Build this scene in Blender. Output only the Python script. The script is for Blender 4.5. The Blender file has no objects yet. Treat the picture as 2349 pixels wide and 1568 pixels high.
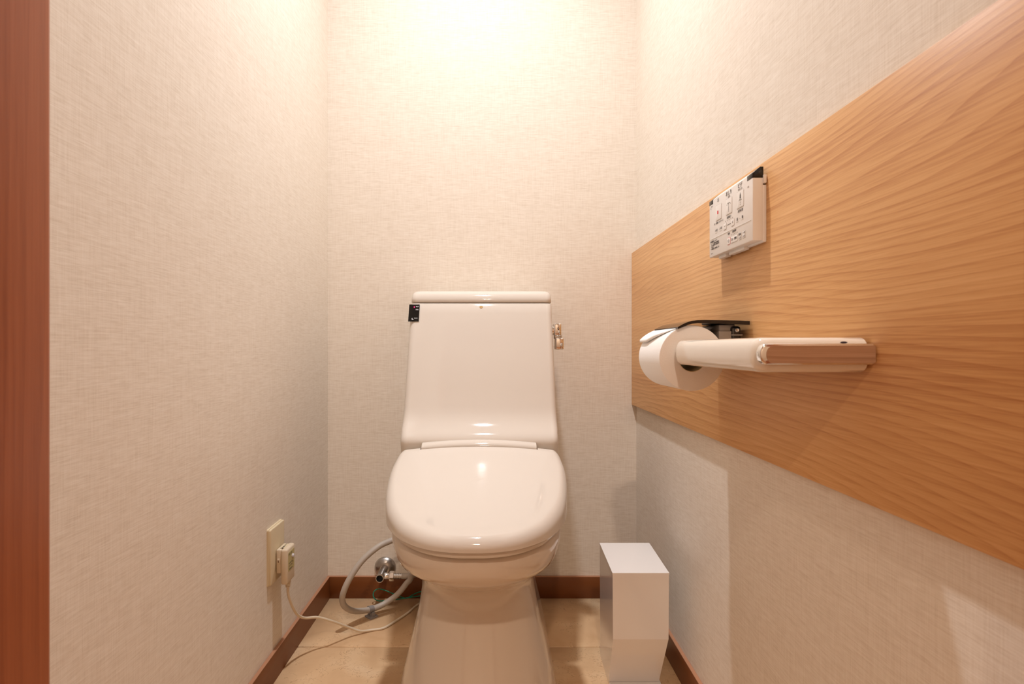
import bpy, bmesh, math
from mathutils import Vector, Matrix
PI = math.pi
scene = bpy.context.scene
COL = scene.collection

# ------------------------------------------------------------------ camera, world, lights, exposure
H = 0.7165                      # camera height
cam_d = bpy.data.cameras.new('camera')
cam = bpy.data.objects.new('camera', cam_d); COL.objects.link(cam)
cam.location = (0, 0, H); cam.rotation_euler = (PI/2, 0, 0)
cam_d.sensor_width = 36.0; cam_d.sensor_fit = 'HORIZONTAL'
cam_d.lens = 1305/2349*36
cam_d.shift_x = (1174.5-1137)/2349
cam_d.shift_y = (796-784)/2349
cam_d.clip_start = 0.01
cam_d.dof.use_dof = True; cam_d.dof.focus_distance = 1.25; cam_d.dof.aperture_fstop = 11.0
scene.camera = cam
scene.view_settings.view_transform = 'Standard'
scene.view_settings.look = 'None'
scene.view_settings.gamma = 1.0
scene.view_settings.use_curve_mapping = False
scene.view_settings.exposure = 0.08
w = bpy.data.worlds.new('world'); scene.world = w; w.use_nodes = True
w.node_tree.nodes['Background'].inputs[0].default_value = (1, .85, .7, 1)
w.node_tree.nodes['Background'].inputs[1].default_value = 0.02
LAMP1 = Vector((-.06, 1.09, 2.335)); POWER1 = 10.2; COLOR1 = (.92, .95, 1.0); SPREAD1 = 120
LAMP2 = Vector((-.05, -1.4, 2.335)); POWER2 = 25.0; COLOR2 = (1.0, .80, .63); SPREAD2 = 150
def area(name, loc, power, color, size, spread):
    d = bpy.data.lights.new(name, 'AREA'); d.shape = 'DISK'; d.size = size
    d.energy = power; d.color = color; d.spread = math.radians(spread)
    o = bpy.data.objects.new(name, d); COL.objects.link(o); o.location = loc
    return o
area('downlight_lamp', LAMP1, POWER1, COLOR1, .075, SPREAD1)
area('hall_downlight_lamp', LAMP2, POWER2, COLOR2, .10, SPREAD2)

# ------------------------------------------------------------------ materials
def srgb(r, g, b):
    f = lambda c: (c/12.92 if c <= .04045 else ((c+.055)/1.055)**2.4)
    return (f(r/255), f(g/255), f(b/255), 1)
def new_mat(name):
    m = bpy.data.materials.new(name); m.use_nodes = True
    nt = m.node_tree; b = nt.nodes['Principled BSDF']
    return m, nt, b
def plain(name, col, rough=.4, metal=0, coat=0, spec=.5, vary=.03, emit=None, trans=0, ior=1.45, bump=0, bscale=400):
    m, nt, b = new_mat(name)
    tc = nt.nodes.new('ShaderNodeTexCoord')
    n = nt.nodes.new('ShaderNodeTexNoise'); n.inputs['Scale'].default_value = 14; n.inputs['Detail'].default_value = 3
    nt.links.new(tc.outputs['Object'], n.inputs['Vector'])
    mx = nt.nodes.new('ShaderNodeMix'); mx.data_type = 'RGBA'
    mx.inputs[6].default_value = tuple(c*(1-vary) for c in col[:3])+(1,)
    mx.inputs[7].default_value = tuple(min(1, c*(1+vary)) for c in col[:3])+(1,)
    nt.links.new(n.outputs['Fac'], mx.inputs[0]); nt.links.new(mx.outputs[2], b.inputs['Base Color'])
    b.inputs['Roughness'].default_value = rough; b.inputs['Metallic'].default_value = metal
    b.inputs['Coat Weight'].default_value = coat; b.inputs['Coat Roughness'].default_value = .03
    b.inputs['Specular IOR Level'].default_value = spec; b.inputs['IOR'].default_value = ior
    b.inputs['Transmission Weight'].default_value = trans
    if emit:
        b.inputs['Emission Color'].default_value = emit[0]; b.inputs['Emission Strength'].default_value = emit[1]
    if bump:
        n2 = nt.nodes.new('ShaderNodeTexNoise'); n2.inputs['Scale'].default_value = bscale; n2.inputs['Detail'].default_value = 2
        nt.links.new(tc.outputs['Object'], n2.inputs['Vector'])
        bp = nt.nodes.new('ShaderNodeBump'); bp.inputs['Strength'].default_value = bump; bp.inputs['Distance'].default_value = .001
        nt.links.new(n2.outputs['Fac'], bp.inputs['Height']); nt.links.new(bp.outputs['Normal'], b.inputs['Normal'])
    return m
def mathn(nt, op, a, b=None, c=None):
    n = nt.nodes.new('ShaderNodeMath'); n.operation = op
    for i, v in enumerate((a, b, c)):
        if v is None: continue
        if isinstance(v, (int, float)): n.inputs[i].default_value = v
        else: nt.links.new(v, n.inputs[i])
    return n.outputs[0]
def noise2(nt, u, v, su, sv, detail=2, rough=.5, w_=0.0):
    c = nt.nodes.new('ShaderNodeCombineXYZ')
    nt.links.new(mathn(nt, 'MULTIPLY', u, su), c.inputs[0]); nt.links.new(mathn(nt, 'MULTIPLY', v, sv), c.inputs[1])
    c.inputs[2].default_value = w_
    n = nt.nodes.new('ShaderNodeTexNoise'); n.inputs['Scale'].default_value = 1
    n.inputs['Detail'].default_value = detail; n.inputs['Roughness'].default_value = rough
    nt.links.new(c.outputs[0], n.inputs['Vector'])
    return n.outputs['Fac']
def ramp(nt, fac, stops):
    r = nt.nodes.new('ShaderNodeValToRGB'); nt.links.new(fac, r.inputs[0])
    e = r.color_ramp.elements
    while len(e) < len(stops): e.new(.5)
    for el, (p, c) in zip(e, stops): el.position = p; el.color = c
    return r.outputs[0]
def mixc(nt, fac, a, b, mode='MIX'):
    m = nt.nodes.new('ShaderNodeMix'); m.data_type = 'RGBA'; m.blend_type = mode
    for s, v in ((0, fac), (6, a), (7, b)):
        if isinstance(v, (int, float)): m.inputs[s].default_value = v
        elif isinstance(v, tuple): m.inputs[s].default_value = v
        else: nt.links.new(v, m.inputs[s])
    return m.outputs[2]

def wallpaper_mat():
    m, nt, b = new_mat('woven_wallpaper')
    tc = nt.nodes.new('ShaderNodeTexCoord'); s = nt.nodes.new('ShaderNodeSeparateXYZ')
    nt.links.new(tc.outputs['Object'], s.inputs[0])
    u = mathn(nt, 'ADD', s.outputs[0], s.outputs[1]); v = s.outputs[2]
    h1 = noise2(nt, u, v, 30, 720, 2, .6, .3)
    h2 = noise2(nt, u, v, 60, 260, 1, .5, 2.7)
    v1 = noise2(nt, u, v, 640, 20, 2, .6, 7.3)
    big = noise2(nt, u, v, 6, 40, 2, .5, 4.1)
    a = mathn(nt, 'MULTIPLY', h1, .5); a = mathn(nt, 'MULTIPLY_ADD', h2, .2, a)
    a = mathn(nt, 'MULTIPLY_ADD', v1, .30, a); a = mathn(nt, 'MULTIPLY_ADD', big, .06, a)
    col = ramp(nt, a, [(.38, srgb(224, 211, 195)), (.53, srgb(236, 225, 211)), (.68, srgb(244, 235, 223))])
    nt.links.new(col, b.inputs['Base Color'])
    b.inputs['Roughness'].default_value = .62; b.inputs['Specular IOR Level'].default_value = .3
    bp = nt.nodes.new('ShaderNodeBump'); bp.inputs['Strength'].default_value = .22; bp.inputs['Distance'].default_value = .0008
    nt.links.new(a, bp.inputs['Height']); nt.links.new(bp.outputs['Normal'], b.inputs['Normal'])
    return m

def wood_mat(name, c_dark, c_mid, c_light, along='Y', across='Z', rings=22, rough=.42, bands=1.0, coat=.0, fine=.35):
    m, nt, b = new_mat(name)
    tc = nt.nodes.new('ShaderNodeTexCoord'); s = nt.nodes.new('ShaderNodeSeparateXYZ')
    nt.links.new(tc.outputs['Object'], s.inputs[0])
    ax = {'X': 0, 'Y': 1, 'Z': 2}
    u = s.outputs[ax[along]]; v = s.outputs[ax[across]]
    # cathedral rings from a warped field stretched along the grain
    base = noise2(nt, u, v, .9, 4.5, 2, .4, 1.7)
    warp = noise2(nt, u, v, 2.2, 45, 2, .5, 9.1)
    f = mathn(nt, 'MULTIPLY_ADD', base, rings, mathn(nt, 'MULTIPLY', warp, .8))
    f = mathn(nt, 'ADD', f, mathn(nt, 'MULTIPLY', v, 95*bands))
    fr = mathn(nt, 'FRACT', f)
    line = mathn(nt, 'POWER', fr, 2.2)
    pores = noise2(nt, u, v, 22, 1000, 2, .6, 5.5)
    pores2 = noise2(nt, u, v, 5, 300, 2, .6, 3.2)
    tone = noise2(nt, u, v, 1.2, 16, 3, .5, 12.0)
    a = mathn(nt, 'MULTIPLY', line, .15)
    a = mathn(nt, 'MULTIPLY_ADD', pores, fine, a); a = mathn(nt, 'MULTIPLY_ADD', pores2, fine*.9, a)
    a = mathn(nt, 'MULTIPLY_ADD', tone, .42, a)
    col = ramp(nt, a, [(.36, c_light), (.58, c_mid), (.84, c_dark)])
    nt.links.new(col, b.inputs['Base Color'])
    b.inputs['Roughness'].default_value = rough; b.inputs['Specular IOR Level'].default_value = .35
    b.inputs['Coat Weight'].default_value = coat; b.inputs['Coat Roughness'].default_value = .2
    bp = nt.nodes.new('ShaderNodeBump'); bp.inputs['Strength'].default_value = .08; bp.inputs['Distance'].default_value = .001
    nt.links.new(pores2, bp.inputs['Height']); nt.links.new(bp.outputs['Normal'], b.inputs['Normal'])
    return m

def tile_mat():
    m, nt, b = new_mat('beige_stone_tile')
    tc = nt.nodes.new('ShaderNodeTexCoord')
    n1 = nt.nodes.new('ShaderNodeTexNoise'); n1.inputs['Scale'].default_value = 9; n1.inputs['Detail'].default_value = 6; n1.inputs['Distortion'].default_value = .6
    n2 = nt.nodes.new('ShaderNodeTexNoise'); n2.inputs['Scale'].default_value = 26; n2.inputs['Detail'].default_value = 5; n2.inputs['Distortion'].default_value = 2.2
    for n in (n1, n2): nt.links.new(tc.outputs['Object'], n.inputs['Vector'])
    c1 = ramp(nt, n1.outputs['Fac'], [(.32, srgb(204, 164, 123)), (.55, srgb(221, 184, 142)), (.75, srgb(230, 199, 161))])
    vein = mathn(nt, 'ABSOLUTE', mathn(nt, 'SUBTRACT', n2.outputs['Fac'], .5))
    vein = mathn(nt, 'LESS_THAN', vein, .006)
    fleck = mathn(nt, 'MULTIPLY', vein, mathn(nt, 'GREATER_THAN', n1.outputs['Fac'], .50))
    c = mixc(nt, mathn(nt, 'MULTIPLY', fleck, .6), c1, srgb(150, 100, 66))
    nt.links.new(c, b.inputs['Base Color'])
    b.inputs['Roughness'].default_value = .38; b.inputs['Specular IOR Level'].default_value = .4
    return m

M = {}
M['paper'] = wallpaper_mat()
M['panel'] = wood_mat('light_oak_panel', srgb(182, 124, 76), srgb(214, 163, 109), srgb(229, 183, 129))
M['jamb'] = wood_mat('red_brown_jamb', srgb(146, 78, 45), srgb(170, 97, 58), srgb(182, 108, 68), along='Z', across='Y', rings=6, bands=.8)
M['hallfloor'] = wood_mat('hall_floor_wood', srgb(120, 78, 50), srgb(160, 110, 72), srgb(180, 130, 90), along='Y', across='X')
M['inlay'] = wood_mat('walnut_inlay', srgb(136, 100, 76), srgb(172, 134, 106), srgb(190, 154, 126), along='X', across='Z', rings=14, rough=.3, coat=.5)
M['tile'] = tile_mat()
M['grout'] = plain('grout', srgb(128, 100, 76), .9)
M['base'] = plain('brown_vinyl_baseboard', srgb(122, 70, 34), .38, vary=.06)
M['basecap_lit'] = plain('lit_baseboard_edge', srgb(182, 130, 98), .5)  # paler than the board: light on its top is painted into this brown
M['porc'] = plain('ivory_porcelain', srgb(216, 202, 187), .06, coat=.0, vary=.008)
M['plas'] = plain('ivory_toilet_plastic', srgb(212, 202, 191), .045, coat=.0, vary=.008)
M['ivory'] = plain('ivory_plastic', srgb(226, 208, 180), .38, vary=.015)
M['plate'] = plain('outlet_plate_ivory', srgb(224, 206, 172), .35, vary=.015)
M['white'] = plain('white_plastic', srgb(240, 234, 228), .35, vary=.01)
M['arm'] = plain('glossy_white_resin', srgb(240, 231, 218), .1, coat=.6, vary=.008)
M['bin'] = plain('glossy_white_acrylic', srgb(238, 233, 230), .08, coat=.5, vary=.008)
M['chrome'] = plain('chrome', (.82, .80, .78, 1), .06, metal=1, vary=.01)
M['satin'] = plain('satin_chrome', (.50, .48, .46, 1), .28, metal=1, vary=.03)
M['black'] = plain('black_gloss_plastic', (.006, .005, .005, 1), .12)
M['dark'] = plain('dark_hole', (.008, .007, .006, 1), .6)
M['smoke'] = plain('smoky_acrylic', (.012, .010, .010, 1), .06, spec=.6)
M['greyclear'] = plain('smoky_grey_plastic', (.30, .25, .21, 1), .25)
M['paper_roll'] = plain('tissue_paper', srgb(250, 246, 242), .95, vary=.012, bump=.25, bscale=700)
M['card'] = plain('cardboard_core', srgb(205, 188, 150), .9)
M['hose'] = plain('grey_hose', srgb(182, 170, 158), .45)
M['clip'] = plain('grey_clip', srgb(140, 134, 132), .5)
M['cord'] = plain('cream_cord', srgb(222, 204, 178), .45)
M['green'] = plain('green_wire', srgb(0, 122, 96), .4)
M['text'] = plain('grey_print', srgb(92, 84, 80), .7)
M['textl'] = plain('pale_print', srgb(160, 150, 144), .7)
M['line'] = plain('pale_outline', srgb(186, 176, 168), .7)
M['textw'] = plain('white_print', srgb(220, 222, 226), .7)
M['red'] = plain('red_print', srgb(214, 30, 44), .6)
M['pinkline'] = plain('red_outline', srgb(216, 92, 100), .6)
M['led'] = plain('red_led', (1, .02, .12, 1), .4, emit=((1, .02, .12, 1), 2.5))
M['gold'] = plain('tan_cap', srgb(206, 174, 116), .4)
M['olive'] = plain('plug_label', srgb(196, 182, 128), .5)
M['knob'] = plain('lavender_button', srgb(206, 200, 204), .35)
M['lens'] = plain('lamp_lens', (1, .9, .8, 1), .5, emit=((1, .9, .8, 1), 6))
M['ceil'] = plain('ceiling_paint', srgb(248, 244, 238), .8)
M['hallwall'] = plain('hall_wall_paint', srgb(228, 216, 202), .8)
M['holemark'] = plain('dark_mark', srgb(46, 36, 50), .5)

# ------------------------------------------------------------------ mesh helpers
OFF = {}                                   # object -> world offset of its mesh origin
def link(name, verts, faces, mat, parent=None, origin=None, smooth=False, angle=None):
    off = OFF[parent] if parent is not None else Vector(origin or (0, 0, 0))
    me = bpy.data.meshes.new(name)
    me.from_pydata([tuple(Vector(v)-off) for v in verts], [], faces)
    bm = bmesh.new(); bm.from_mesh(me)
    bmesh.ops.recalc_face_normals(bm, faces=bm.faces); bm.to_mesh(me); bm.free()
    me.update()
    return wrap(name, me, mat, parent, off, smooth, angle)
def wrap(name, me, mat, parent, off, smooth=False, angle=None):
    if mat is not None: me.materials.append(M[mat])
    o = bpy.data.objects.new(name, me); COL.objects.link(o); OFF[o] = Vector(off)
    if parent is not None: o.parent = parent
    else: o.location = off
    if smooth:
        for p in me.polygons: p.use_smooth = True
        if angle: me.set_sharp_from_angle(angle=math.radians(angle))
    return o
def from_bm(name, bm, mat, parent=None, origin=None, smooth=False, angle=None):
    off = OFF[parent] if parent is not None else Vector(origin or (0, 0, 0))
    bmesh.ops.recalc_face_normals(bm, faces=bm.faces)
    bmesh.ops.translate(bm, verts=bm.verts, vec=-off)
    me = bpy.data.meshes.new(name); bm.to_mesh(me); bm.free()
    return wrap(name, me, mat, parent, off, smooth, angle)
def thing(name, label, cat, loc, group=None):
    o = bpy.data.objects.new(name, None); COL.objects.link(o); o.location = loc
    o.empty_display_size = .05; OFF[o] = Vector(loc)
    o['label'] = label; o['category'] = cat
    if group: o['group'] = group
    return o
def tag(o, label, cat, group=None):
    o['label'] = label; o['category'] = cat
    if group: o['group'] = group
    return o
def struct(o, label=None):
    o['kind'] = 'structure'
    if label: o['label'] = label
    return o
def box_bm(x0, x1, y0, y1, z0, z1, bev=0, seg=2):
    bm = bmesh.new()
    vs = [bm.verts.new((x, y, z)) for x in (x0, x1) for y in (y0, y1) for z in (z0, z1)]
    for f in ((0,1,3,2),(4,6,7,5),(0,4,5,1),(2,3,7,6),(0,2,6,4),(1,5,7,3)): bm.faces.new([vs[i] for i in f])
    if bev: bmesh.ops.bevel(bm, geom=list(bm.edges), offset=bev, segments=seg, affect='EDGES', profile=.5, clamp_overlap=True)
    return bm
def box(name, x0, x1, y0, y1, z0, z1, mat, parent=None, bev=0, seg=2, origin=None):
    if parent is None and origin is None: origin = (0, 0, 0)
    return from_bm(name, box_bm(x0, x1, y0, y1, z0, z1, bev, seg), mat, parent, origin, smooth=bev > 0, angle=45)
def loft(name, rings, mat, parent=None, origin=None, cap=True, smooth=True, angle=50, closed=True):
    n = len(rings[0]); V = [p for r in rings for p in r]; F = []
    for i in range(len(rings)-1):
        for j in range(n if closed else n-1):
            k = (j+1) % n
            F.append((i*n+j, i*n+k, (i+1)*n+k, (i+1)*n+j))
    if cap:
        F.append(tuple(range(n))); F.append(tuple((len(rings)-1)*n+j for j in range(n)))
    return link(name, V, F, mat, parent, origin, smooth, angle)
def spline(pts, n=8):
    P = [Vector(p) for p in pts]; out = []
    P = [P[0]*2-P[1]] + P + [P[-1]*2-P[-2]]
    for i in range(1, len(P)-2):
        a, b, c, d = P[i-1], P[i], P[i+1], P[i+2]
        for k in range(n):
            t = k/n
            out.append(.5*((2*b)+(c-a)*t+(2*a-5*b+4*c-d)*t*t+(3*b-a-3*c+d)*t**3))
    out.append(P[-2]); return out
def tube(name, path, r, mat, parent=None, origin=None, seg=14, radii=None):
    path = [Vector(p) for p in path]; rings = []
    t0 = (path[1]-path[0]).normalized()
    up = Vector((0, 0, 1)) if abs(t0.z) < .9 else Vector((1, 0, 0))
    nrm = t0.cross(up).normalized()
    for i, p in enumerate(path):
        t = (path[min(i+1, len(path)-1)]-path[max(i-1, 0)]).normalized()
        nrm = (nrm-t*nrm.dot(t)).normalized(); bn = t.cross(nrm)
        rr = radii[i] if radii else r
        rings.append([p+(nrm*math.cos(2*PI*k/seg)+bn*math.sin(2*PI*k/seg))*rr for k in range(seg)])
    return loft(name, rings, mat, parent, origin, angle=60)
def lathe(name, prof, base, axis, mat, parent=None, origin=None, seg=32, cap=True, angle=40):
    axis = Vector(axis).normalized(); base = Vector(base)
    up = Vector((0, 0, 1)) if abs(axis.z) < .9 else Vector((1, 0, 0))
    a = axis.cross(up).normalized(); b = axis.cross(a)
    rings = [[base+axis*h+(a*math.cos(2*PI*k/seg)+b*math.sin(2*PI*k/seg))*max(r, 1e-5) for k in range(seg)] for r, h in prof]
    return loft(name, rings, mat, parent, origin, cap=cap, angle=angle)
def rrect(cx, hw, y0, y1, r, z, n=7, crown=0):
    pts = []
    for (sx, yy, a0) in ((1, y0, -PI/2), (1, y1, 0), (-1, y1, PI/2), (-1, y0, PI)):
        c = Vector((cx+sx*(hw-r), yy+(r if yy == y0 else -r)))
        for k in range(n+1):
            a = a0+PI/2*k/n
            pts.append((c.x+r*math.cos(a), c.y+r*math.sin(a), z))
    return pts
def plate(name, frame, outline, depth, mat, parent, bev=0):
    """flat piece: outline in (right, up) of frame, extruded by depth along the normal"""
    o, rt, up, nm = frame
    lo = [o+rt*u+up*v for u, v in outline]; hi = [p+nm*depth for p in lo]
    n = len(lo)
    bm = bmesh.new(); a = [bm.verts.new(p) for p in lo]; b = [bm.verts.new(p) for p in hi]
    bm.faces.new(a[::-1]); top = bm.faces.new(b)
    for i in range(n): bm.faces.new((a[i], a[(i+1) % n], b[(i+1) % n], b[i]))
    if bev: bmesh.ops.bevel(bm, geom=list(top.edges), offset=bev, segments=3, affect='EDGES', profile=.5, clamp_overlap=True)
    return from_bm(name, bm, mat, parent, smooth=bev > 0, angle=40)
def rr2(u0, v0, u1, v1, r, n=4):
    out = []
    for cx, cy, a0 in ((u1-r, v0+r, -PI/2), (u1-r, v1-r, 0), (u0+r, v1-r, PI/2), (u0+r, v0+r, PI)):
        for k in range(n+1):
            a = a0+PI/2*k/n; out.append((cx+r*math.cos(a), cy+r*math.sin(a)))
    return out
def frame_outline(name, frame, u0, v0, u1, v1, t, r, depth, mat, parent):
    """thin raised outline of a rounded rectangle"""
    o, rt, up, nm = frame
    A = rr2(u0, v0, u1, v1, r); B = rr2(u0+t, v0+t, u1-t, v1-t, max(r-t, .0002)); n = len(A)
    V = [o+rt*u+up*v+nm*depth for u, v in A]+[o+rt*u+up*v+nm*depth for u, v in B]
    V += [o+rt*u+up*v for u, v in A]
    F = [(i, (i+1) % n, n+(i+1) % n, n+i) for i in range(n)]+[(i, (i+1) % n, 2*n+(i+1) % n, 2*n+i) for i in range(n)]
    return link(name, V, F, mat, parent)
def text(body, size, frame, u, v, mat, parent, lift=.0004, align='CENTER', sx=1.0, name='lettering'):
    o, rt, up, nm = frame
    c = bpy.data.curves.new(name, 'FONT'); c.body = body; c.size = size
    c.align_x = align; c.align_y = 'CENTER'; c.extrude = .00008; c.resolution_u = 2
    t = bpy.data.objects.new('tmp_text', c); COL.objects.link(t)
    dg = bpy.context.evaluated_depsgraph_get()
    me = bpy.data.meshes.new_from_object(t.evaluated_get(dg))
    bpy.data.objects.remove(t); bpy.data.curves.remove(c)
    me.name = name; off = OFF[parent]
    for vt in me.vertices:
        p = vt.co; vt.co = o+rt*(u+p.x*sx)+up*(v+p.y)+nm*(lift+p.z)-off
    me.materials.clear()
    return wrap(name, me, mat, parent, off)

# ------------------------------------------------------------------ the room
XL, XR, YB, YF, ZC = -.4812, .4031, 1.6312, .40, 2.35
T = .06
struct(box('wall_back', XL-T, XR+T, YB, YB+T, 0, ZC, 'paper'), 'back wall in beige woven wallpaper behind the toilet')
struct(box('wall_left', XL-T, XL, YF, YB, 0, ZC, 'paper'), 'left wall in beige woven wallpaper with the power outlet')
struct(box('wall_right', XR, XR+T, YF, YB, 0, ZC, 'paper'), 'right wall in beige woven wallpaper above and below the wood panel')
struct(box('ceiling', XL-T, XR+T, YF-.14, YB+T, ZC, ZC+T, 'ceil'))
fl = struct(box('floor', XL-T, XR+T, YF-.14, YB+T, -.05, -.003, 'grout'), 'beige stone tile floor with thin dark joints')
g = .0013
xs = [XL-.01, -.036, XR+.01]; ys = [YF-.14, .461, .911, 1.361, YB+.01]
for i in range(2):
    for j in range(4):
        box('tile', xs[i]+g, xs[i+1]-g, ys[j]+g, ys[j+1]-g, -.012, 0, 'tile', fl, bev=.0012, seg=1)
# front wall with the doorway the camera looks through
DX0, DX1, DZ = -.3115, .385, 2.02
wf = struct(box('wall_front', XL-T, DX0-.03, YF-.14, YF, 0, ZC, 'paper'))
box('wall_piece', DX1+.03, XR+T, YF-.14, YF, 0, ZC, 'paper', wf)
box('wall_piece', DX0-.03, DX1+.03, YF-.14, YF, DZ+.03, ZC, 'paper', wf)
d1 = struct(box('door_1', DX0-.03, DX0, YF-.16, YF, 0, DZ, 'jamb', bev=.004), 'reddish brown wooden door jamb at the left edge of the picture')
box('jamb', DX1, DX1+.03, YF-.16, YF, 0, DZ, 'jamb', d1, bev=.004)
box('door_head', DX0-.03, DX1+.03, YF-.16, YF, DZ, DZ+.03, 'jamb', d1, bev=.004)
# hall behind the camera
HX, HY = 1.05, -2.2
HF = YF-.14
struct(box('floor_hall', -HX, HX, HY, HF, -.05, 0, 'hallfloor'))
struct(box('ceiling_hall', -HX, HX, HY, HF, ZC, ZC+T, 'ceil'))
struct(box('wall_hall_left', -HX-T, -HX, HY, HF, 0, ZC, 'hallwall'))
struct(box('wall_hall_right', HX, HX+T, HY, HF, 0, ZC, 'hallwall'))
struct(box('wall_hall_back', -HX, HX, HY-T, HY, 0, ZC, 'hallwall'))
struct(box('wall_hall_front_left', -HX, XL-T, HF-.01, HF, 0, ZC, 'hallwall'))
struct(box('wall_hall_front_right', XR+T, HX, HF-.01, HF, 0, ZC, 'hallwall'))
# baseboards
BT, BH = .008, .0625
def baseboard(name, x0, x1, y0, y1, label):
    o = struct(box(name, x0, x1, y0, y1, 0, BH-.0012, 'base', bev=.0006, seg=1), label)
    box('lit_top_edge', x0, x1, y0, y1, BH-.0016, BH, 'basecap_lit', o, bev=.0005, seg=1)  # thin cap whose pale colour stands in for light on the board's top
baseboard('baseboard_back', XL, XR, YB-BT, YB, 'brown baseboard along the back wall')
baseboard('baseboard_left', XL, XL+BT, YF, YB-BT, 'brown baseboard along the left wall')
baseboard('baseboard_right', XR-BT, XR, YF, YB-BT, 'brown baseboard along the right wall')

# ceiling lamps
for nm_, L, rr_, lb in (('downlight', LAMP1, .0375, 'round recessed ceiling downlight above the toilet'),
                        ('downlight', LAMP2, .05, 'round recessed ceiling downlight in the hall')):
    t = thing(nm_, lb, 'lamp', (L.x, L.y, ZC))
    lathe('trim_ring', [(rr_+.002, -.004), (rr_+.012, -.006), (rr_+.02, -.001), (rr_+.02, 0)], (L.x, L.y, ZC), (0, 0, 1), 'white', t, cap=False)
    lathe('lens', [(rr_*.98, -.0105), (rr_*.98, -.004)], (L.x, L.y, ZC), (0, 0, 1), 'lens', t)

# wood panel on the right wall
PX = .390
tag(box('wooden_wall_panel', PX, XR, YF, YB-.0005, .552, .986, 'panel', bev=.0006, seg=1, origin=(PX, 1.0, .552)),
    'wide light oak panel mounted along the right wall', 'panel')

# ------------------------------------------------------------------ toilet
CX = -.036
toilet = thing('toilet', 'ivory toilet with closed lid and sloping low tank against the back wall', 'toilet', (CX, 1.25, 0))
def urow(z, hw, yf, L, yb, r=.03, n=22, p=2.15):
    pts = []
    for k in range(n+1):
        a = PI*k/n                       # from +hw round the front to -hw
        ca, sa = math.cos(a), math.sin(a)
        x = math.copysign(abs(ca)**(2/p), ca)*hw; y = yf+L-L*abs(sa)**(2/p)
        pts.append((CX+x, y, z))
    for k in range(1, 6): pts.append((CX-hw, yf+L+(yb-r-yf-L)*k/6, z))
    for k in range(5): a = PI+PI/2*(-k/4); pts.append((CX-hw+r+r*math.cos(a), yb-r+r*math.sin(a), z))
    for k in range(5): a = PI/2-PI/2*k/4; pts.append((CX+hw-r+r*math.cos(a), yb-r+r*math.sin(a), z))
    for k in range(5, 0, -1): pts.append((CX+hw, yf+L+(yb-r-yf-L)*k/6, z))
    return pts
S = [(0, .164, .975, .21, 1.50), (.012, .164, .975, .21, 1.50), (.06, .153, .995, .20, 1.50), (.11, .141, 1.020, .18, 1.50), (.15, .131, 1.035, .165, 1.49),
     (.19, .1225, 1.050, .15, 1.48), (.22, .1175, 1.058, .14, 1.47), (.245, .1155, 1.059, .14, 1.46), (.259, .117, 1.051, .145, 1.45), (.271, .121, 1.034, .155, 1.44),
     (.284, .128, 1.010, .165, 1.44), (.297, .136, .984, .18, 1.44), (.310, .1425, .957, .19, 1.44), (.322, .148, .930, .205, 1.44), (.335, .1535, .904, .22, 1.44),
     (.350, .157, .884, .235, 1.44), (.370, .160, .875, .24, 1.44), (.384, .160, .874, .24, 1.44), (.389, .158, .876, .24, 1.44), (.391, .153, .881, .235, 1.44)]
bowl = loft('bowl', [urow(*s) for s in S], 'porc', toilet, angle=80)
def lid_outline():
    half = [(0, .852), (.02, .8525), (.04, .8565), (.06, .863), (.08, .875), (.10, .8925), (.12, .9165), (.137, .948), (.152, .985), (.1635, 1.03),
            (.1715, 1.08), (.1765, 1.13), (.178, 1.17), (.1765, 1.205), (.1745, 1.228), (.170, 1.242), (.160, 1.247), (.14, 1.248), (.10, 1.248), (.05, 1.248), (0, 1.248)]
    sp = spline([(a, b, 0) for a, b in half], 5)
    R_ = [(p.x, p.y) for p in sp]
    return [(CX+x, y) for x, y in R_]+[(CX-x, y) for x, y in R_[-2:0:-1]]
OUT = lid_outline()
def inset(out, d):
    n = len(out); r = []
    for i in range(n):
        a, b = Vector(out[i-1]), Vector(out[(i+1) % n]); t = (b-a).normalized()
        r.append((out[i][0]-t.y*d, out[i][1]+t.x*d))
    return r
def ztop(x, y):                                   # gently hollowed lid profile, crowned across
    d = y-1.05
    return 0.4605+0.2000*d+0.1050*d*d-.012*((x-CX)/.178)**2+.003
def slab(name, d0, zlow, zfun, mat, parent, lipr=.012, rings=6, tuck=.0):
    base = inset(OUT, d0); R = []
    R.append([(x, y, zlow) for x, y in inset(base, .004+tuck)])
    R.append([(x, y, zlow+.002) for x, y in base])
    for k in range(rings+1):
        a = PI/2*k/rings; d = lipr*(1-math.cos(a))
        dz = lipr*(1-math.sin(a))
        R.append([(x, y, max(zfun(x, y)-dz, zlow+.002+.0002*k)) for x, y in inset(base, d)])
    last = inset(base, lipr); cy = 1.06
    for f in (.9, .8, .7, .6, .5, .4, .3, .2, .1, .04):
        ring = []
        for x, y in last:
            xx = CX+(x-CX)*f; yy = cy+(y-cy)*f; ring.append((xx, yy, zfun(xx, yy)))
        R.append(ring)
    return loft(name, R, mat, parent, angle=70)
lid = slab('lid', 0, .406, ztop, 'plas', toilet, lipr=.017, rings=8)
slab('seat', .008, .3955, lambda x, y: .4075, 'plas', toilet, lipr=.004, rings=3)
# notch for the hinge in the back of the lid
cut = from_bm('cutter', box_bm(CX-.1270, CX+.1270, 1.2265, 1.32, .40, .60), None, None, (0, 0, 0))
md = lid.modifiers.new('notch', 'BOOLEAN'); md.operation = 'DIFFERENCE'; md.object = cut; md.solver = 'EXACT'
dg = bpy.context.evaluated_depsgraph_get()
nm2 = bpy.data.meshes.new_from_object(lid.evaluated_get(dg)); lid.modifiers.clear(); lid.data = nm2
for p in nm2.polygons: p.use_smooth = True
nm2.set_sharp_from_angle(angle=math.radians(45))
bpy.data.objects.remove(cut)
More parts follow.
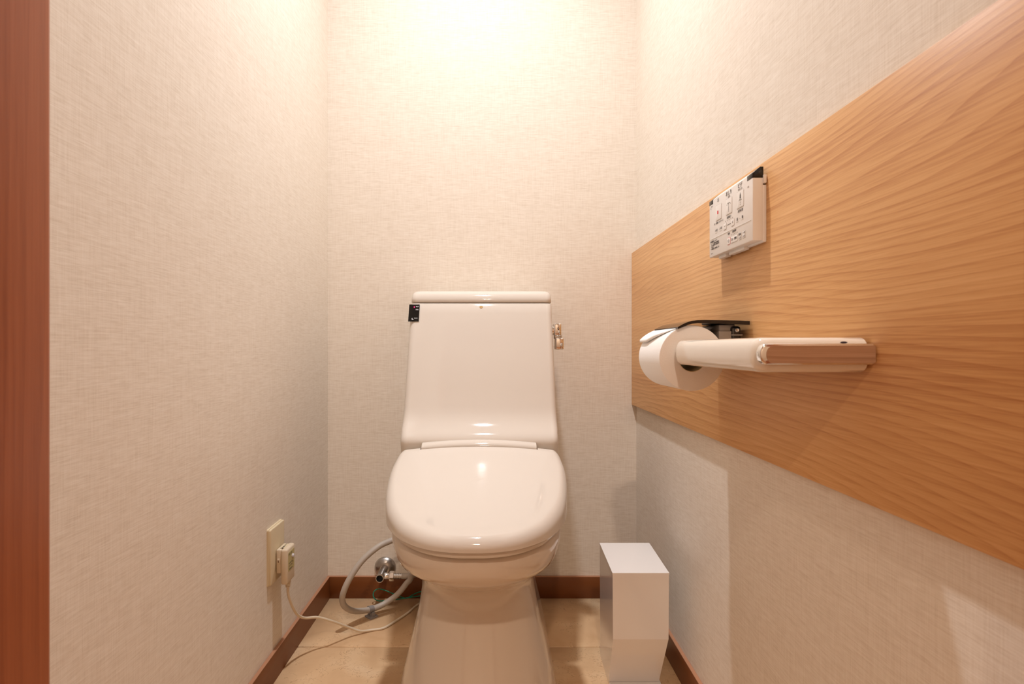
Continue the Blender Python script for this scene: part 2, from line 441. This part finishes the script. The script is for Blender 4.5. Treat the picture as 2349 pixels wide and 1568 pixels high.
# hinge cover: a rounded bar along the notch
def bar_x(name, prof, x0, x1, mat, parent, crown=0, n=16):
    R = []
    for k in range(n+1):
        t = -1+2*k/n
        R.append([(x0+(x1-x0)*k/n, y, z+crown*(1-t*t)) for y, z in prof])
    return loft(name, R, mat, parent, angle=40)
hp = [(1.229, .470), (1.229, .4975), (1.2305, .5005), (1.234, .5035), (1.239, .5058), (1.246, .5072), (1.256, .5075), (1.262, .505), (1.262, .47)]
bar_x('hinge_cover', hp, CX-.1245, CX+.1245, 'plas', toilet, crown=.0065)
# tank shell: section changes along its height
TP = [(.40, 1.262), (.47, 1.258), (.490, 1.252), (.499, 1.2490), (.506, 1.2480), (.512, 1.2492), (.5175, 1.2525), (.5225, 1.257), (.5275, 1.2625), (.533, 1.2695),
      (.540, 1.2775), (.548, 1.2855), (.558, 1.294), (.568, 1.3005), (.580, 1.3072), (.62, 1.3245), (.684, 1.3525), (.75, 1.3825), (.80, 1.4055), (.8245, 1.4165), (.826, 1.4185)]
TW = .176
def tank_hw(z):
    return TW if z > .53 else TW-.001+.0*(z)
tank = loft('tank', [rrect(CX, tank_hw(z), y, 1.612, .016, z) for z, y in TP], 'plas', toilet, angle=70)
LT = [(.8275, 1.4180, 0), (.829, 1.4170, -.0012), (.838, 1.4185, -.001), (.846, 1.4225, -.0005), (.852, 1.4285, .001), (.8565, 1.437, .004), (.859, 1.447, .009), (.8605, 1.462, .020), (.8612, 1.49, .045)]
loft('tank_lid', [rrect(CX, .1745-d, y, 1.612-max(d, 0), .016, z) for z, y, d in LT], 'plas', toilet, angle=70)
SL = Vector((0, .4115, .9114)); SN = Vector((0, -.9114, .4115))
FT = (Vector((CX, 1.4165, .8245)), Vector((1, 0, 0)), SL, SN)       # frame on the tank front
# indicator
ind = plate('indicator_panel', FT, [(-.1785, -.003), (-.1525, -.003), (-.1525, -.0495), (-.1785, -.0495)][::-1], .0022, 'black', toilet)
ind['label'] = 'small black indicator panel with a red light'
IF = (FT[0]+SN*.0022, FT[1], SL, SN)
lathe('power_light', [(.0014, 0), (.0014, .0006), (.0005, .0010)], IF[0]+FT[1]*(-.1655)+SL*(-.0105), SN, 'led', ind, seg=16)
text('電源', .0036, IF, -.1583, -.0095, 'textw', ind); text('節電', .0036, IF, -.1583, -.0180, 'textw', ind)
text('INAX', .0036, IF, -.1600, -.0415, 'textw', ind)
plate('emblem', IF, [(-.1700, -.0410), (-.1684, -.0410), (-.1684, -.0440), (-.1655, -.0440), (-.1655, -.0455), (-.1700, -.0455)][::-1], .0004, 'textw', ind)
ring = lathe('cap', [(.0022, 0), (.0040, 0), (.0040, .0008), (.0036, .0011), (.0026, .0011), (.0022, .0004)], FT[0]+SL*(-.0085)+FT[1]*.0, SN, 'gold', toilet, seg=28)
lathe('cap', [(.0042, -.002), (.0042, .0008), (.0030, .0016), (.0008, .0018)], (CX, 1.2480, .5085), (0, -1, .25), 'gold', toilet, seg=24)
# flush lever on the right flank of the tank
lv = box('flush_lever', .1435, .1615, 1.395, 1.425, .7445, .7755, 'chrome', toilet, bev=.0035, seg=3)
lv['label'] = 'chrome flush lever'
lathe('stem', [(.011, 0), (.011, .012)], (.136, 1.412, .758), (1, 0, 0), 'chrome', lv, seg=20)
box('neck', .1452, .1625, 1.398, 1.424, .7375, .7465, 'satin', lv, bev=.001)
hd = from_bm('handle', box_bm(.1465, .1665, 1.390, 1.424, .7105, .7395, .003, 3), 'chrome', lv, smooth=True, angle=40)
LF = (Vector((.1535, 1.395, .764)), Vector((1, 0, 0)), Vector((0, 0, 1)), Vector((0, -1, 0)))
plate('mark', LF, [(0, -.0055), (.0028, -.002), (0, -.002), (-.0028, -.002)], .0002, 'dark', lv)
for a, b in (((-.0026, -.0015), (0, .0022)), ((.0026, -.0015), (0, .0022))):
    plate('mark', LF, [(a[0], a[1]), (a[0]*.55, a[1]), (b[0]+.0004, b[1]), (b[0]-.0004, b[1]+.0006)], .0002, 'dark', lv)

# ------------------------------------------------------------------ waste bin
bn = thing('waste_bin', 'slim glossy white box waste bin on the floor beside the toilet', 'bin', (.295, 1.23, 0))
def quad(z, x0f, x1f, yf, x0b, x1b, yb, zt=None): return [(x0f, yf, z), (x1f, yf, z), (x1b, yb, z), (x0b, yb, z)]
B = [quad(.010, .239, .345, 1.203, .243, .353, 1.322), quad(.128, .2365, .3485, 1.147, .2425, .3555, 1.322), quad(.2585, .2355, .349, 1.1455, .2415, .3565, 1.3205)]
body = loft('body', B, 'bin', bn, angle=5)
loft('lid', [quad(.2587, .2350, .3494, 1.1448, .2412, .3568, 1.3212), quad(.2625, .2350, .3494, 1.1448, .2412, .3568, 1.3212)], 'bin', bn, angle=5)
loft('base', [quad(0, .2388, .346, 1.150, .2432, .3532, 1.3215), quad(.0095, .2388, .346, 1.152, .2432, .3532, 1.3215)], 'bin', bn, angle=5)

# ------------------------------------------------------------------ outlet, plug and cord
op = thing('wall_outlet', 'ivory outlet cover plate on the left wall above the baseboard', 'outlet', (XL, 1.235, .215))
OFR = (Vector((XL, 1.196, .213)), Vector((0, 1, 0)), Vector((0, 0, 1)), Vector((1, 0, 0)))
plate('back_frame', OFR, rr2(-.0008, -.0008, .0788, .1198, .004), .004, 'plate', op)
plate('cover_plate', OFR, rr2(.0004, .0004, .0776, .1186, .004), .0085, 'plate', op, bev=.002)
pg = thing('power_plug', 'cream ground-fault plug with a round button in the wall outlet', 'plug', (XL+.03, 1.243, .208))
pr = (XL+.0125, XL+.0185)
def slabx(name, x0, x1, y0, y1, z0, z1, mat, parent, bev): return box(name, x0, x1, y0, y1, z0, z1, mat, parent, bev=bev, seg=3)
slabx('rear_housing', XL+.0095, XL+.0205, 1.221, 1.265, .2305, .2820, 'cord', pg, .003)
fh = slabx('front_housing', XL+.0200, XL+.0345, 1.219, 1.267, .2065, .2825, 'cord', pg, .0045)
slabx('foot', XL+.0085, XL+.0205, 1.228, 1.240, .2300, .2355, 'cord', pg, .0006)
slabx('latch', XL+.0125, XL+.0180, 1.2197, 1.223, .2515, .2625, 'cord', pg, .0007)
slabx('latch_slot', XL+.0142, XL+.0162, 1.2193, 1.221, .2545, .2595, 'grout', pg, .0003)
PF = (Vector((XL+.0345, 1.219, .2065)), Vector((0, 1, 0)), Vector((0, 0, 1)), Vector((1, 0, 0)))
lb = plate('label_sticker', PF, rr2(.006, .026, .042, .067, .002), .0005, 'olive', pg)
LFp = (PF[0]+Vector((.0005, 0, 0)), PF[1], PF[2], PF[3])
text('ブレーカ', .0055, LFp, .017, .062, 'text', lb); text('AC100V 15A', .0038, LFp, .018, .043, 'text', lb)
text('テストボタン', .0036, LFp, .018, .037, 'text', lb); text('感度電流15mA', .0030, LFp, .020, .030, 'text', lb)
lathe('test_button', [(.0042, 0), (.0042, .002), (.0034, .0036), (.0012, .0043)], PF[0]+Vector((.0004, .030, .0535)), (1, 0, 0), 'knob', pg, seg=20)
lathe('indicator_dot', [(.0014, 0), (.0014, .0003)], PF[0]+Vector((.0005, .033, .0400)), (1, 0, 0), 'dark', pg, seg=12)
TF = (Vector((XL+.0215, 1.223, .2825)), Vector((0, 1, 0)), Vector((-1, 0, 0)), Vector((0, 0, 1)))
plate('top_sticker', TF, rr2(.006, -.004, .034, .006, .001), .0003, 'plate', pg)
text('感電防止プラグ', .0042, (TF[0]+Vector((0, 0, .0003)), TF[1], TF[2], TF[3]), .020, .001, 'text', pg)
prof = []
zr = .2065
for k in range(5):
    prof += [(.0062-.0003*k, -.0030*k), (.0062-.0003*k, -.0030*k-.0020), (.0048-.0003*k, -.0030*k-.0021), (.0048-.0003*k, -.0030*k-.0029)]
lathe('strain_relief', prof, (XL+.0275, 1.243, zr+.001), (0, 0, 1), 'cord', pg, seg=18)
cx0 = XL+.0275
cp = [(cx0, 1.243, .193), (cx0, 1.243, .182), (cx0+.0015, 1.248, .165), (-.4485, 1.262, .137), (-.4465, 1.285, .112), (-.4385, 1.31, .0935), (-.418, 1.337, .082), (-.3915, 1.360, .062),
      (-.3615, 1.400, .0275), (-.338, 1.420, .0085), (-.312, 1.436, .0032), (-.284, 1.447, .0032), (-.260, 1.485, .0032), (-.236, 1.530, .0032), (-.215, 1.580, .0032), (-.17, 1.60, .02), (-.10, 1.60, .10)]
cord = tube('power_cord', spline(cp, 8), .0030, 'cord', pg, seg=12)
cord['label'] = 'thin cream power cord drooping across the floor'

# ------------------------------------------------------------------ hose, clip, stop valve, green wire
hp_ = [(-.17, 1.50, .243), (-.225, 1.50, .232), (-0.2658, 1.4950, 0.2124), (-0.3008, 1.4700, 0.2028), (-0.3366, 1.4450, 0.1773), (-0.3622, 1.4280, 0.1431), (-0.3776, 1.4200, 0.1115), (-0.3841, 1.4240, 0.0847),
       (-0.3796, 1.4400, 0.0588), (-0.3639, 1.4750, 0.0327), (-0.3332, 1.5150, 0.0188), (-0.3033, 1.5400, 0.0214), (-0.2700, 1.5520, 0.0410), (-0.2451, 1.5600, 0.0686), (-0.2303, 1.5650, 0.0905), (-.20, 1.565, .20), (-.17, 1.56, .26)]
hose = tube('water_hose', spline(hp_, 8), .0076, 'hose', None, (-.36, 1.45, 0), seg=16)
tag(hose, 'thick grey looping water hose between toilet and floor clip', 'hose')
cl = thing('hose_clip', 'small grey plastic clip holding the looped hose to the floor', 'clip', (-.334, 1.52, 0))
c0 = Vector((-0.3332, 1.5150, 0.0188)); hd_ = (Vector((-0.3033, 1.5400, 0.0214))-Vector((-0.3639, 1.4750, 0.0327))).normalized()
sd = Vector((hd_.y, -hd_.x, 0)).normalized()
rg = []
for s_ in (-.007, .007):
    for r_ in ((.0078, .0096) if s_ < 0 else (.0096, .0078)):
        rg.append([c0+hd_*s_+(sd*math.cos(2*PI*k/24)+hd_.cross(sd)*math.sin(2*PI*k/24))*r_ for k in range(24)])
rg.append(rg[0]); loft('ring', rg, 'clip', cl, cap=False, angle=40)
CF = (Vector((c0.x+.003, c0.y-.002, 0)), sd, hd_.cross(sd)*0+Vector((hd_.x, hd_.y, 0)).normalized(), Vector((0, 0, 1)))
plate('foot', CF, rr2(-.0135, -.0125, .0135, .0125, .001), .004, 'clip', cl, bev=.001)
plate('post', (CF[0]+Vector((0, 0, .004)), CF[1], CF[2], CF[3]), rr2(.001, -.006, .0065, .006, .001), max(.006, c0.z-.010), 'clip', cl)
plate('buckle', (CF[0]+Vector((0, 0, .004)), CF[1], CF[2], CF[3]), rr2(.0065, -.004, .0105, .005, .001), .011, 'clip', cl, bev=.001)

vx, vz = -.3165, .0855
sv = thing('stop_valve', 'chrome water stop valve with round flange on the back wall', 'valve', (vx, YB, vz))
lathe('flange', [(.031, 0), (.0305, .002), (.027, .007), (.019, .012), (.0135, .0145), (.012, .0145)], (vx, YB, vz), (0, -1, 0), 'satin', sv, seg=40)
lathe('body', [(.0098, .005), (.0098, .036), (.0108, .040), (.0108, .071), (.0113, .073), (.0113, .078), (.0109, .0795), (.0092, .0795), (.0088, .064)], (vx, YB, vz), (0, -1, 0), 'satin', sv, seg=28)
lathe('slot', [(.0087, 0), (.0087, .001)], (vx, YB-.0655, vz), (0, -1, 0), 'dark', sv, seg=24)
by = YB-.056; bz = .0835
lathe('outlet_branch', [(.0085, .004), (.0085, .020), (.0075, .022), (.0075, .026)], (vx, by, bz), (1, 0, 0), 'chrome', sv, seg=22)
lathe('nut', [(.0125, .023), (.0132, .0245), (.0132, .0345), (.0125, .036)], (vx, by, bz), (1, 0, 0), 'chrome', sv, seg=6, angle=20)
pr_ = []
for k in range(5): pr_ += [(.0080, .036+.0045*k), (.0080, .0388+.0045*k), (.0062, .0390+.0045*k), (.0062, .0403+.0045*k)]
lathe('ribbed_sleeve', pr_, (vx, by, bz), (1, 0, 0), 'satin', sv, seg=20)
sh = tube('supply_hose', spline([(vx+.056, by, bz), (vx+.075, by, bz+.0005), (vx+.095, by+.002, bz+.005), (vx+.115, by+.004, bz+.018), (vx+.135, by, bz+.045)], 8), .0078, 'hose', None, (vx+.05, by, 0), seg=16)
tag(sh, 'short grey supply hose running from the stop valve behind the bowl', 'hose')
gw = [(-0.1817, 1.5600, 0.0542), (-0.2172, 1.5750, 0.0370), (-0.2332, 1.5850, 0.0254), (-0.2473, 1.5900, 0.0159), (-0.2598, 1.5920, 0.0163), (-0.2748, 1.5940, 0.0215), (-0.2925, 1.5970, 0.0269), (-0.3088, 1.5990, 0.0328), (-0.3282, 1.5980, 0.0381), (-0.3394, 1.5930, 0.0341),
      (-0.3417, 1.5870, 0.0264), (-0.3370, 1.5820, 0.0182), (-0.3271, 1.5810, 0.0126), (-0.3162, 1.5810, 0.0120), (-0.2897, 1.5820, 0.0140), (-0.2575, 1.5850, 0.0169), (-0.2353, 1.5830, 0.0214), (-0.2177, 1.5780, 0.0260), (-0.1829, 1.5700, 0.0356)]
gwo = tube('ground_wire', spline(gw, 6), .0015, 'green', None, (-.3, 1.59, 0), seg=8)
tag(gwo, 'thin green looped ground wire at the foot of the baseboard', 'wire')

# ------------------------------------------------------------------ paper holder and roll
hl = thing('paper_holder', 'glossy white armrest paper holder with chrome end on the oak panel', 'paper holder', (PX, .75, .69))
ZL, ZH = .6900, .7268
def fil(c, r, a0, a1, n=8): return [(c[0]+r*math.cos(a0+(a1-a0)*k/n), c[1]+r*math.sin(a0+(a1-a0)*k/n)) for k in range(n+1)]
xa, xb, yf, ye = .2700, .3220, .5900, .866
ol = [(.3865, yf), (.36, yf), (.33, yf)]+fil((xa+.016, yf+.016), .016, -PI/2, -PI, 10)
ol += [(xa, .66), (xa, .74), (xa+.001, .82)]+fil((xa+.0145, ye-.013), .0135, PI, PI/2, 8)+fil((xb-.0135, ye-.013), .0135, PI/2, 0, 8)
ol += [(xb, .74), (xb, .68)]+fil((xb+.018, .655), .018, PI, PI*1.5, 8)[0:]+[(.3865, .637)]
def inset_open(out, d):
    n = len(out); r = []
    for i in range(n):
        a_, b_ = Vector(out[i-1]), Vector(out[(i+1) % n]); t = (b_-a_).normalized()
        if out[i][0] > .375: r.append((out[i][0]-d*.25, out[i][1]+(d if out[i][1] < .61 else -d)))
        else: r.append((out[i][0]+t.y*d, out[i][1]-t.x*d))
    return r
AR = []; zc_ = (ZL+ZH)/2; hz = (ZH-ZL)/2
for k in range(-10, 11):                                  # rounded, slightly oval flank
    a_ = PI/2*k/10
    q = abs(math.cos(a_))**.75
    AR.append([(x, y, zc_+hz*math.copysign(abs(math.sin(a_))**.8, math.sin(a_))) for x, y in inset_open(ol, .0125*(1-q))])
arm = loft('arm', AR, 'arm', hl, angle=70)
def endbar(x0, x1, z0, z1, rr_):
    zc = (z0+z1)/2; hh = (z1-z0)/2
    pts = [(x1-rr_, z0), (x1-.3*rr_, z0+.3*rr_), (x1, z0+rr_), (x1, z1-rr_*.6), (x1-rr_*.3, z1-.15*rr_), (x1-rr_, z1)]
    for k in range(13):
        a = PI/2+PI*k/12; pts.append((x0+hh*.72+hh*.72*math.cos(a), zc+hh*math.sin(a)))
    return pts
CFm = (Vector((0, .5905, 0)), Vector((1, 0, 0)), Vector((0, 0, 1)), Vector((0, -1, 0)))
ch = plate('chrome_end', CFm, endbar(.2705, .3893, .6985, .7203, .003), .0085, 'chrome', hl, bev=.0032)
ch['label'] = 'chrome trim bar with a brown wood-grain face'
CF2 = (Vector((0, .582, 0)), CFm[1], CFm[2], CFm[3])
plate('wood_face', CF2, endbar(.2768, .3885, .7000, .7180, .002), .0006, 'inlay', ch)
HF_ = (Vector((.361, .5900, .7215)), Vector((1, 0, 0)), Vector((0, 0, 1)), Vector((0, -1, 0)))
plate('screw_hole', HF_, [(.0038*math.cos(2*PI*k/16), .0010*math.sin(2*PI*k/16)) for k in range(16)], .0003, 'holemark', hl)
# mount and hinge bracket against the wall
box('wall_rail', .3255, PX, .632, 1.0, .6935, .7190, 'arm', hl, bev=.004, seg=3)
YP0, YP1 = .865, .992
br = box('bracket', .3435, .3640, .876, .960, .700, .7415, 'greyclear', hl, bev=.0015)
box('hinge_block', .3450, .3705, .879, .955, .7405, .7515, 'greyclear', br, bev=.002)
box('hinge_arm', .3625, .3775, .8735, .900, .705, .7490, 'smoke', br, bev=.004)
box('bracket_rib', .3625, .3790, .8730, .885, .7345, .7362, 'greyclear', br, bev=.0003)
lathe('screw', [(.0032, 0), (.0032, .001), (.0024, .0016), (.0018, .0012)], (.3708, .8737, .7428), (0, -1, 0), 'satin', br, seg=18)
top = [(.3865, .7564), (.37, .7571), (.34, .7577), (.318, .7580), (.3065, .7577), (.298, .7566), (.291, .7545), (.285, .7517), (.277, .7473)]
bot = [(.2772, .7442), (.2865, .7478), (.293, .7506), (.299, .7522), (.307, .7530), (.318, .7530), (.34, .7524), (.37, .7512), (.3865, .7505)]
pf = top+bot
Rr = [[(x, y, z) for x, z in pf] for y in (YP0, YP0+.0006, YP1-.0006, YP1)]
cp_ = loft('cutter_plate', Rr, 'smoke', hl, angle=25)
cp_['label'] = 'dark smoky plastic paper cutter flap'
for k in range(32):
    y0 = YP0+.002+k*.0038
    link('tooth', [(.2774, y0, .7446), (.2774, y0+.003, .7446), (.2790, y0+.0015, .7462), (.2755, y0+.0015, .7428)], [(0, 1, 2), (0, 3, 1), (0, 2, 3), (1, 3, 2)], 'greyclear', cp_)

RX, RZ, RR_, RC = .3011, .6998, .0503, .0202
RY0, RY1 = .872, .998
roll = thing('toilet_paper_roll', 'white toilet paper roll on the holder under the dark cutter flap', 'paper roll', (RX, .93, RZ-RR_))
lathe('paper', [(RC+.0008, .0), (RR_-.0015, 0), (RR_-.0003, .0006), (RR_, .002), (RR_, .124), (RR_-.0005, .126), (RC+.0008, .126), (RC+.0008, .0)], (RX, RY0, RZ), (0, 1, 0), 'paper_roll', roll, seg=96, cap=False)
lathe('core', [(RC, 0), (RC+.0008, 0), (RC+.0008, .126), (RC, .126), (RC, 0)], (RX, RY0, RZ), (0, 1, 0), 'card', roll, seg=48, cap=False)
tube('spindle', [(RX, .84, RZ+.0085), (RX, .868, RZ+.0085), (RX, 1.005, RZ+.0085)], .0112, 'arm', hl, seg=24)
# folded loose end
rows = []; NY = 18
for i in range(NY+1):
    t = i/NY; y = RY0+.003+t*.122
    th1 = math.radians(121+ (31*min(1, max(0, (t-.05)/.62))**.75))
    th0 = math.radians(112); rowo, rowi = [], []
    for k in range(13):
        s_ = k/12; th = th0+(th1-th0)*s_
        ro = RR_+.0010+.0062*s_**1.5*min(1, t*2.2); th_ = .0004+.0058*s_**1.7*min(1, t*2.2)
        if k == 12: ro -= .0024*min(1, t*2.2)
        rowo.append((RX+ro*math.cos(th), y, RZ+ro*math.sin(th)))
        rowi.append((RX+(ro-(th_ if k < 12 else th_*.3))*math.cos(th), y, RZ+(ro-(th_ if k < 12 else th_*.3))*math.sin(th)))
    rows.append(rowo+rowi[::-1])
loft('loose_end', rows, 'paper_roll', roll, angle=80)

# ------------------------------------------------------------------ washlet remote control
rm = thing('wall_remote', 'white toilet remote control panel mounted near the top of the oak panel', 'remote', (PX, .905, .8705))
RXf, RY_far, RZ0 = .370, .9845, .8705
RL, RH = .1655, .0965
RF = (Vector((RXf, RY_far, RZ0)), Vector((0, -1, 0)), Vector((0, 0, 1)), Vector((-1, 0, 0)))
box('wall_bracket', .3845, PX, RY_far-RL-.0055+.0055, RY_far-.010, RZ0-.002, RZ0+.0800, 'white', rm, bev=.0008)
box('wall_bracket', .3845, .3890, RY_far-RL-.003, RY_far-RL+.02, RZ0+.0820, RZ0+.0940, 'white', rm, bev=.0008)
for a, b in ((.020, .05), (.062, .118)): box('bracket_tab', .3780, .3870, RY_far-b, RY_far-a, RZ0-.0050, RZ0+.004, 'white', rm, bev=.0012)
def wedge(name, y0, y1, z0, z1, zb, g_, mat, bev=.0010):
    pr2 = [(RXf-g_, z0), (RXf-g_, z1+g_*.5), (.3810, zb+g_), (.3852+g_, zb+g_), (.3852+g_, z0)]
    bm = bmesh.new(); a_ = [bm.verts.new((x, y0, z)) for x, z in pr2]; b_ = [bm.verts.new((x, y1, z)) for x, z in pr2]
    bm.faces.new(a_); bm.faces.new(b_)
    for i in range(5): bm.faces.new((a_[i], a_[(i+1) % 5], b_[(i+1) % 5], b_[i]))
    bmesh.ops.bevel(bm, geom=list(bm.edges), offset=bev, segments=2, affect='EDGES', profile=.5, clamp_overlap=True)
    return from_bm(name, bm, mat, rm, smooth=True, angle=45)
bd = wedge('body', RY_far-RL, RY_far, RZ0, RZ0+RH, .9762, 0, 'white')
for y0, y1 in ((RY_far-RL-.0003, RY_far-.1475), (RY_far-.0165, RY_far+.0003)):
    w_ = wedge('sensor_window', y0, y1, .9603, RZ0+RH, .9762, .0003, 'black', .0004)
    w_['label'] = 'black sensor window at a top corner'
def button(u0, v0, u1, v1, r=.0014, rim='line'):
    frame_outline('button_rim', RF, u0-.0005, v0-.0005, u1+.0005, v1+.0005, .0006, r+.0004, .0002, rim, rm)
    return plate('button', RF, rr2(u0, v0, u1, v1, r), .0007, 'white', rm, bev=.0005)
BF = (RF[0]+RF[3]*.0007, RF[1], RF[2], RF[3])
b1 = button(.0289, .0572, .0528, .0822); b2 = button(.0713, .0570, .0944, .0822); b3 = button(.1128, .0572, .1365, .0822)
plate('symbol', BF, rr2(.0368, .0672, .0412, .0728, .0006), .0002, 'red', b1)
def dotline(pts, w_, parent, mat='text', n=None):
    for (a, b) in zip(pts, pts[1:]):
        a = Vector(a); b = Vector(b); d = (b-a); L_ = d.length; d.normalize(); q = Vector((-d.y, d.x))*w_/2
        m = max(1, int(L_/.0022))
        for k in range(m):
            s0 = a+d*(L_*k/m); s1 = s0+d*(L_/m*.68)
            plate('symbol', BF, [tuple(s0-q), tuple(s1-q), tuple(s1+q), tuple(s0+q)], .0002, mat, parent)
dotline([(.0828, .0610), (.0828, .0740)], .0008, b2)
dotline([(.0828, .0740), (.0800, .0752), (.0770, .0735), (.0755, .0715)], .0008, b2)
dotline([(.0828, .0740), (.0856, .0752), (.0886, .0735), (.0900, .0715)], .0008, b2)
plate('symbol', BF, [(.1235, .0708), (.1278, .0708), (.1272, .0760), (.1262, .0785), (.1257, .0800), (.1252, .0785), (.1241, .0760)], .0002, 'text', b3)
dotline([(.1257, .0605), (.1257, .0690)], .0008, b3)
dotline([(.1257, .0690), (.1232, .0695), (.1205, .0665)], .0008, b3); dotline([(.1257, .0690), (.1282, .0695), (.1308, .0665)], .0008, b3)
bmn = button(.0624, .0354, .0729, .0458, .001); bpl = button(.0928, .0354, .1027, .0458, .001)
text('－', .006, BF, .0677, .0406, 'text', bmn, lift=.0002); text('＋', .006, BF, .0978, .0406, 'text', bpl, lift=.0002)
bs = button(.0776, .0088, .0875, .0192, .001, 'pinkline'); text('○', .006, BF, .0826, .0140, 'text', bs, lift=.0002)
bq = button(.0917, .0090, .1148, .0187, .001); text('温水', .0045, BF, .0970, .0140, 'textl', bq, lift=.0002); text('便座', .0045, BF, .1085, .0140, 'text', bq, lift=.0002)
b5 = button(.1196, .0087, .1288, .0190, .001); text('節電', .0042, BF, .1242, .0163, 'text', b5, lift=.0002); text('入切', .0038, BF, .1242, .0113, 'textl', b5, lift=.0002)
b6 = button(.1332, .0089, .1424, .0191, .001); text('一時', .0042, BF, .1378, .0163, 'textl', b6, lift=.0002); text('入切', .0038, BF, .1378, .0113, 'textl', b6, lift=.0002)
plate('fold_line', RF, [(.004, .0300), (.1605, .0300), (.1605, .0306), (.004, .0306)], .0006, 'white', rm)
plate('gauge_line', RF, [(.0755, .0405), (.0900, .0405), (.0900, .0412), (.0755, .0412)], .0003, 'text', rm)
tx = lambda s, size, u, v, m='text', al='CENTER': text(s, size, RF, u, v, m, rm, align=al)
tx('止', .0072, .0393, .0907); tx('おしり', .0080, .0822, .0905); tx('洗浄', .0040, .0828, .0847, 'textl'); tx('ビデ', .0082, .1235, .0908); tx('やわらか', .0038, .1240, .0850, 'textl')
tx('洗浄位置', .0046, .1250, .0524); tx('洗浄強さ', .0042, .0830, .0522); tx('ターボ脱臭', .0036, .0310, .0530); tx('マッサージ', .0036, .0510, .0530)
for u in (.0310, .0496):
    tx('入/切', .0044, u, .0414); plate('key_edge', RF, [(u-.004, .0372), (u+.004, .0372), (u+.004, .0375), (u-.004, .0375)], .0003, 'line', rm)
tx('前', .0052, .1141, .0411); tx('-', .0052, .1233, .0411); tx('後', .0052, .1325, .0411)
for u in (.1141, .1325): plate('key_edge', RF, [(u-.004, .0372), (u+.004, .0372), (u+.004, .0375), (u-.004, .0375)], .0003, 'line', rm)
for k in range(5): plate('gauge_mark', RF, [(.0683+.0070*k, .0474), (.0690+.0070*k, .0474), (.0690+.0070*k, .0494), (.0683+.0070*k, .0494)], .0003, 'textl', rm)
for k in range(5): plate('gauge_mark', RF, [(.0928+.0052*k, .0210), (.0936+.0052*k, .0210), (.0936+.0052*k, .0230), (.0928+.0052*k, .0230)], .0003, 'textl', rm)
tx('温度調節', .0036, .1027, .0262); tx('電源', .0036, .0822, .0258); tx('INAX', .0030, .0118, .0862, 'textl')
plate('emblem', RF, [(.0062, .0820), (.0080, .0820), (.0080, .0824), (.0068, .0824), (.0068, .0850), (.0062, .0850)], .0003, 'textl', rm)
for k, (s, z_) in enumerate((('節電機能について', .0255), ('・スーパー節電は使用頻度の', .0220), ('　少ない時間帯に便座温度を', .0190), ('　下げます', .0160), ('・８時間後に自動復帰します', .0130))):
    tx(s, .0036 if k == 0 else .0029, .0055, z_, 'text', 'LEFT')
tx('354-1', .0034, .0120, .0058, 'textl')
frame_outline('lamp_mark', RF, .1490, .0795, .1535, .0818, .0003, .0011, .0003, 'line', rm)
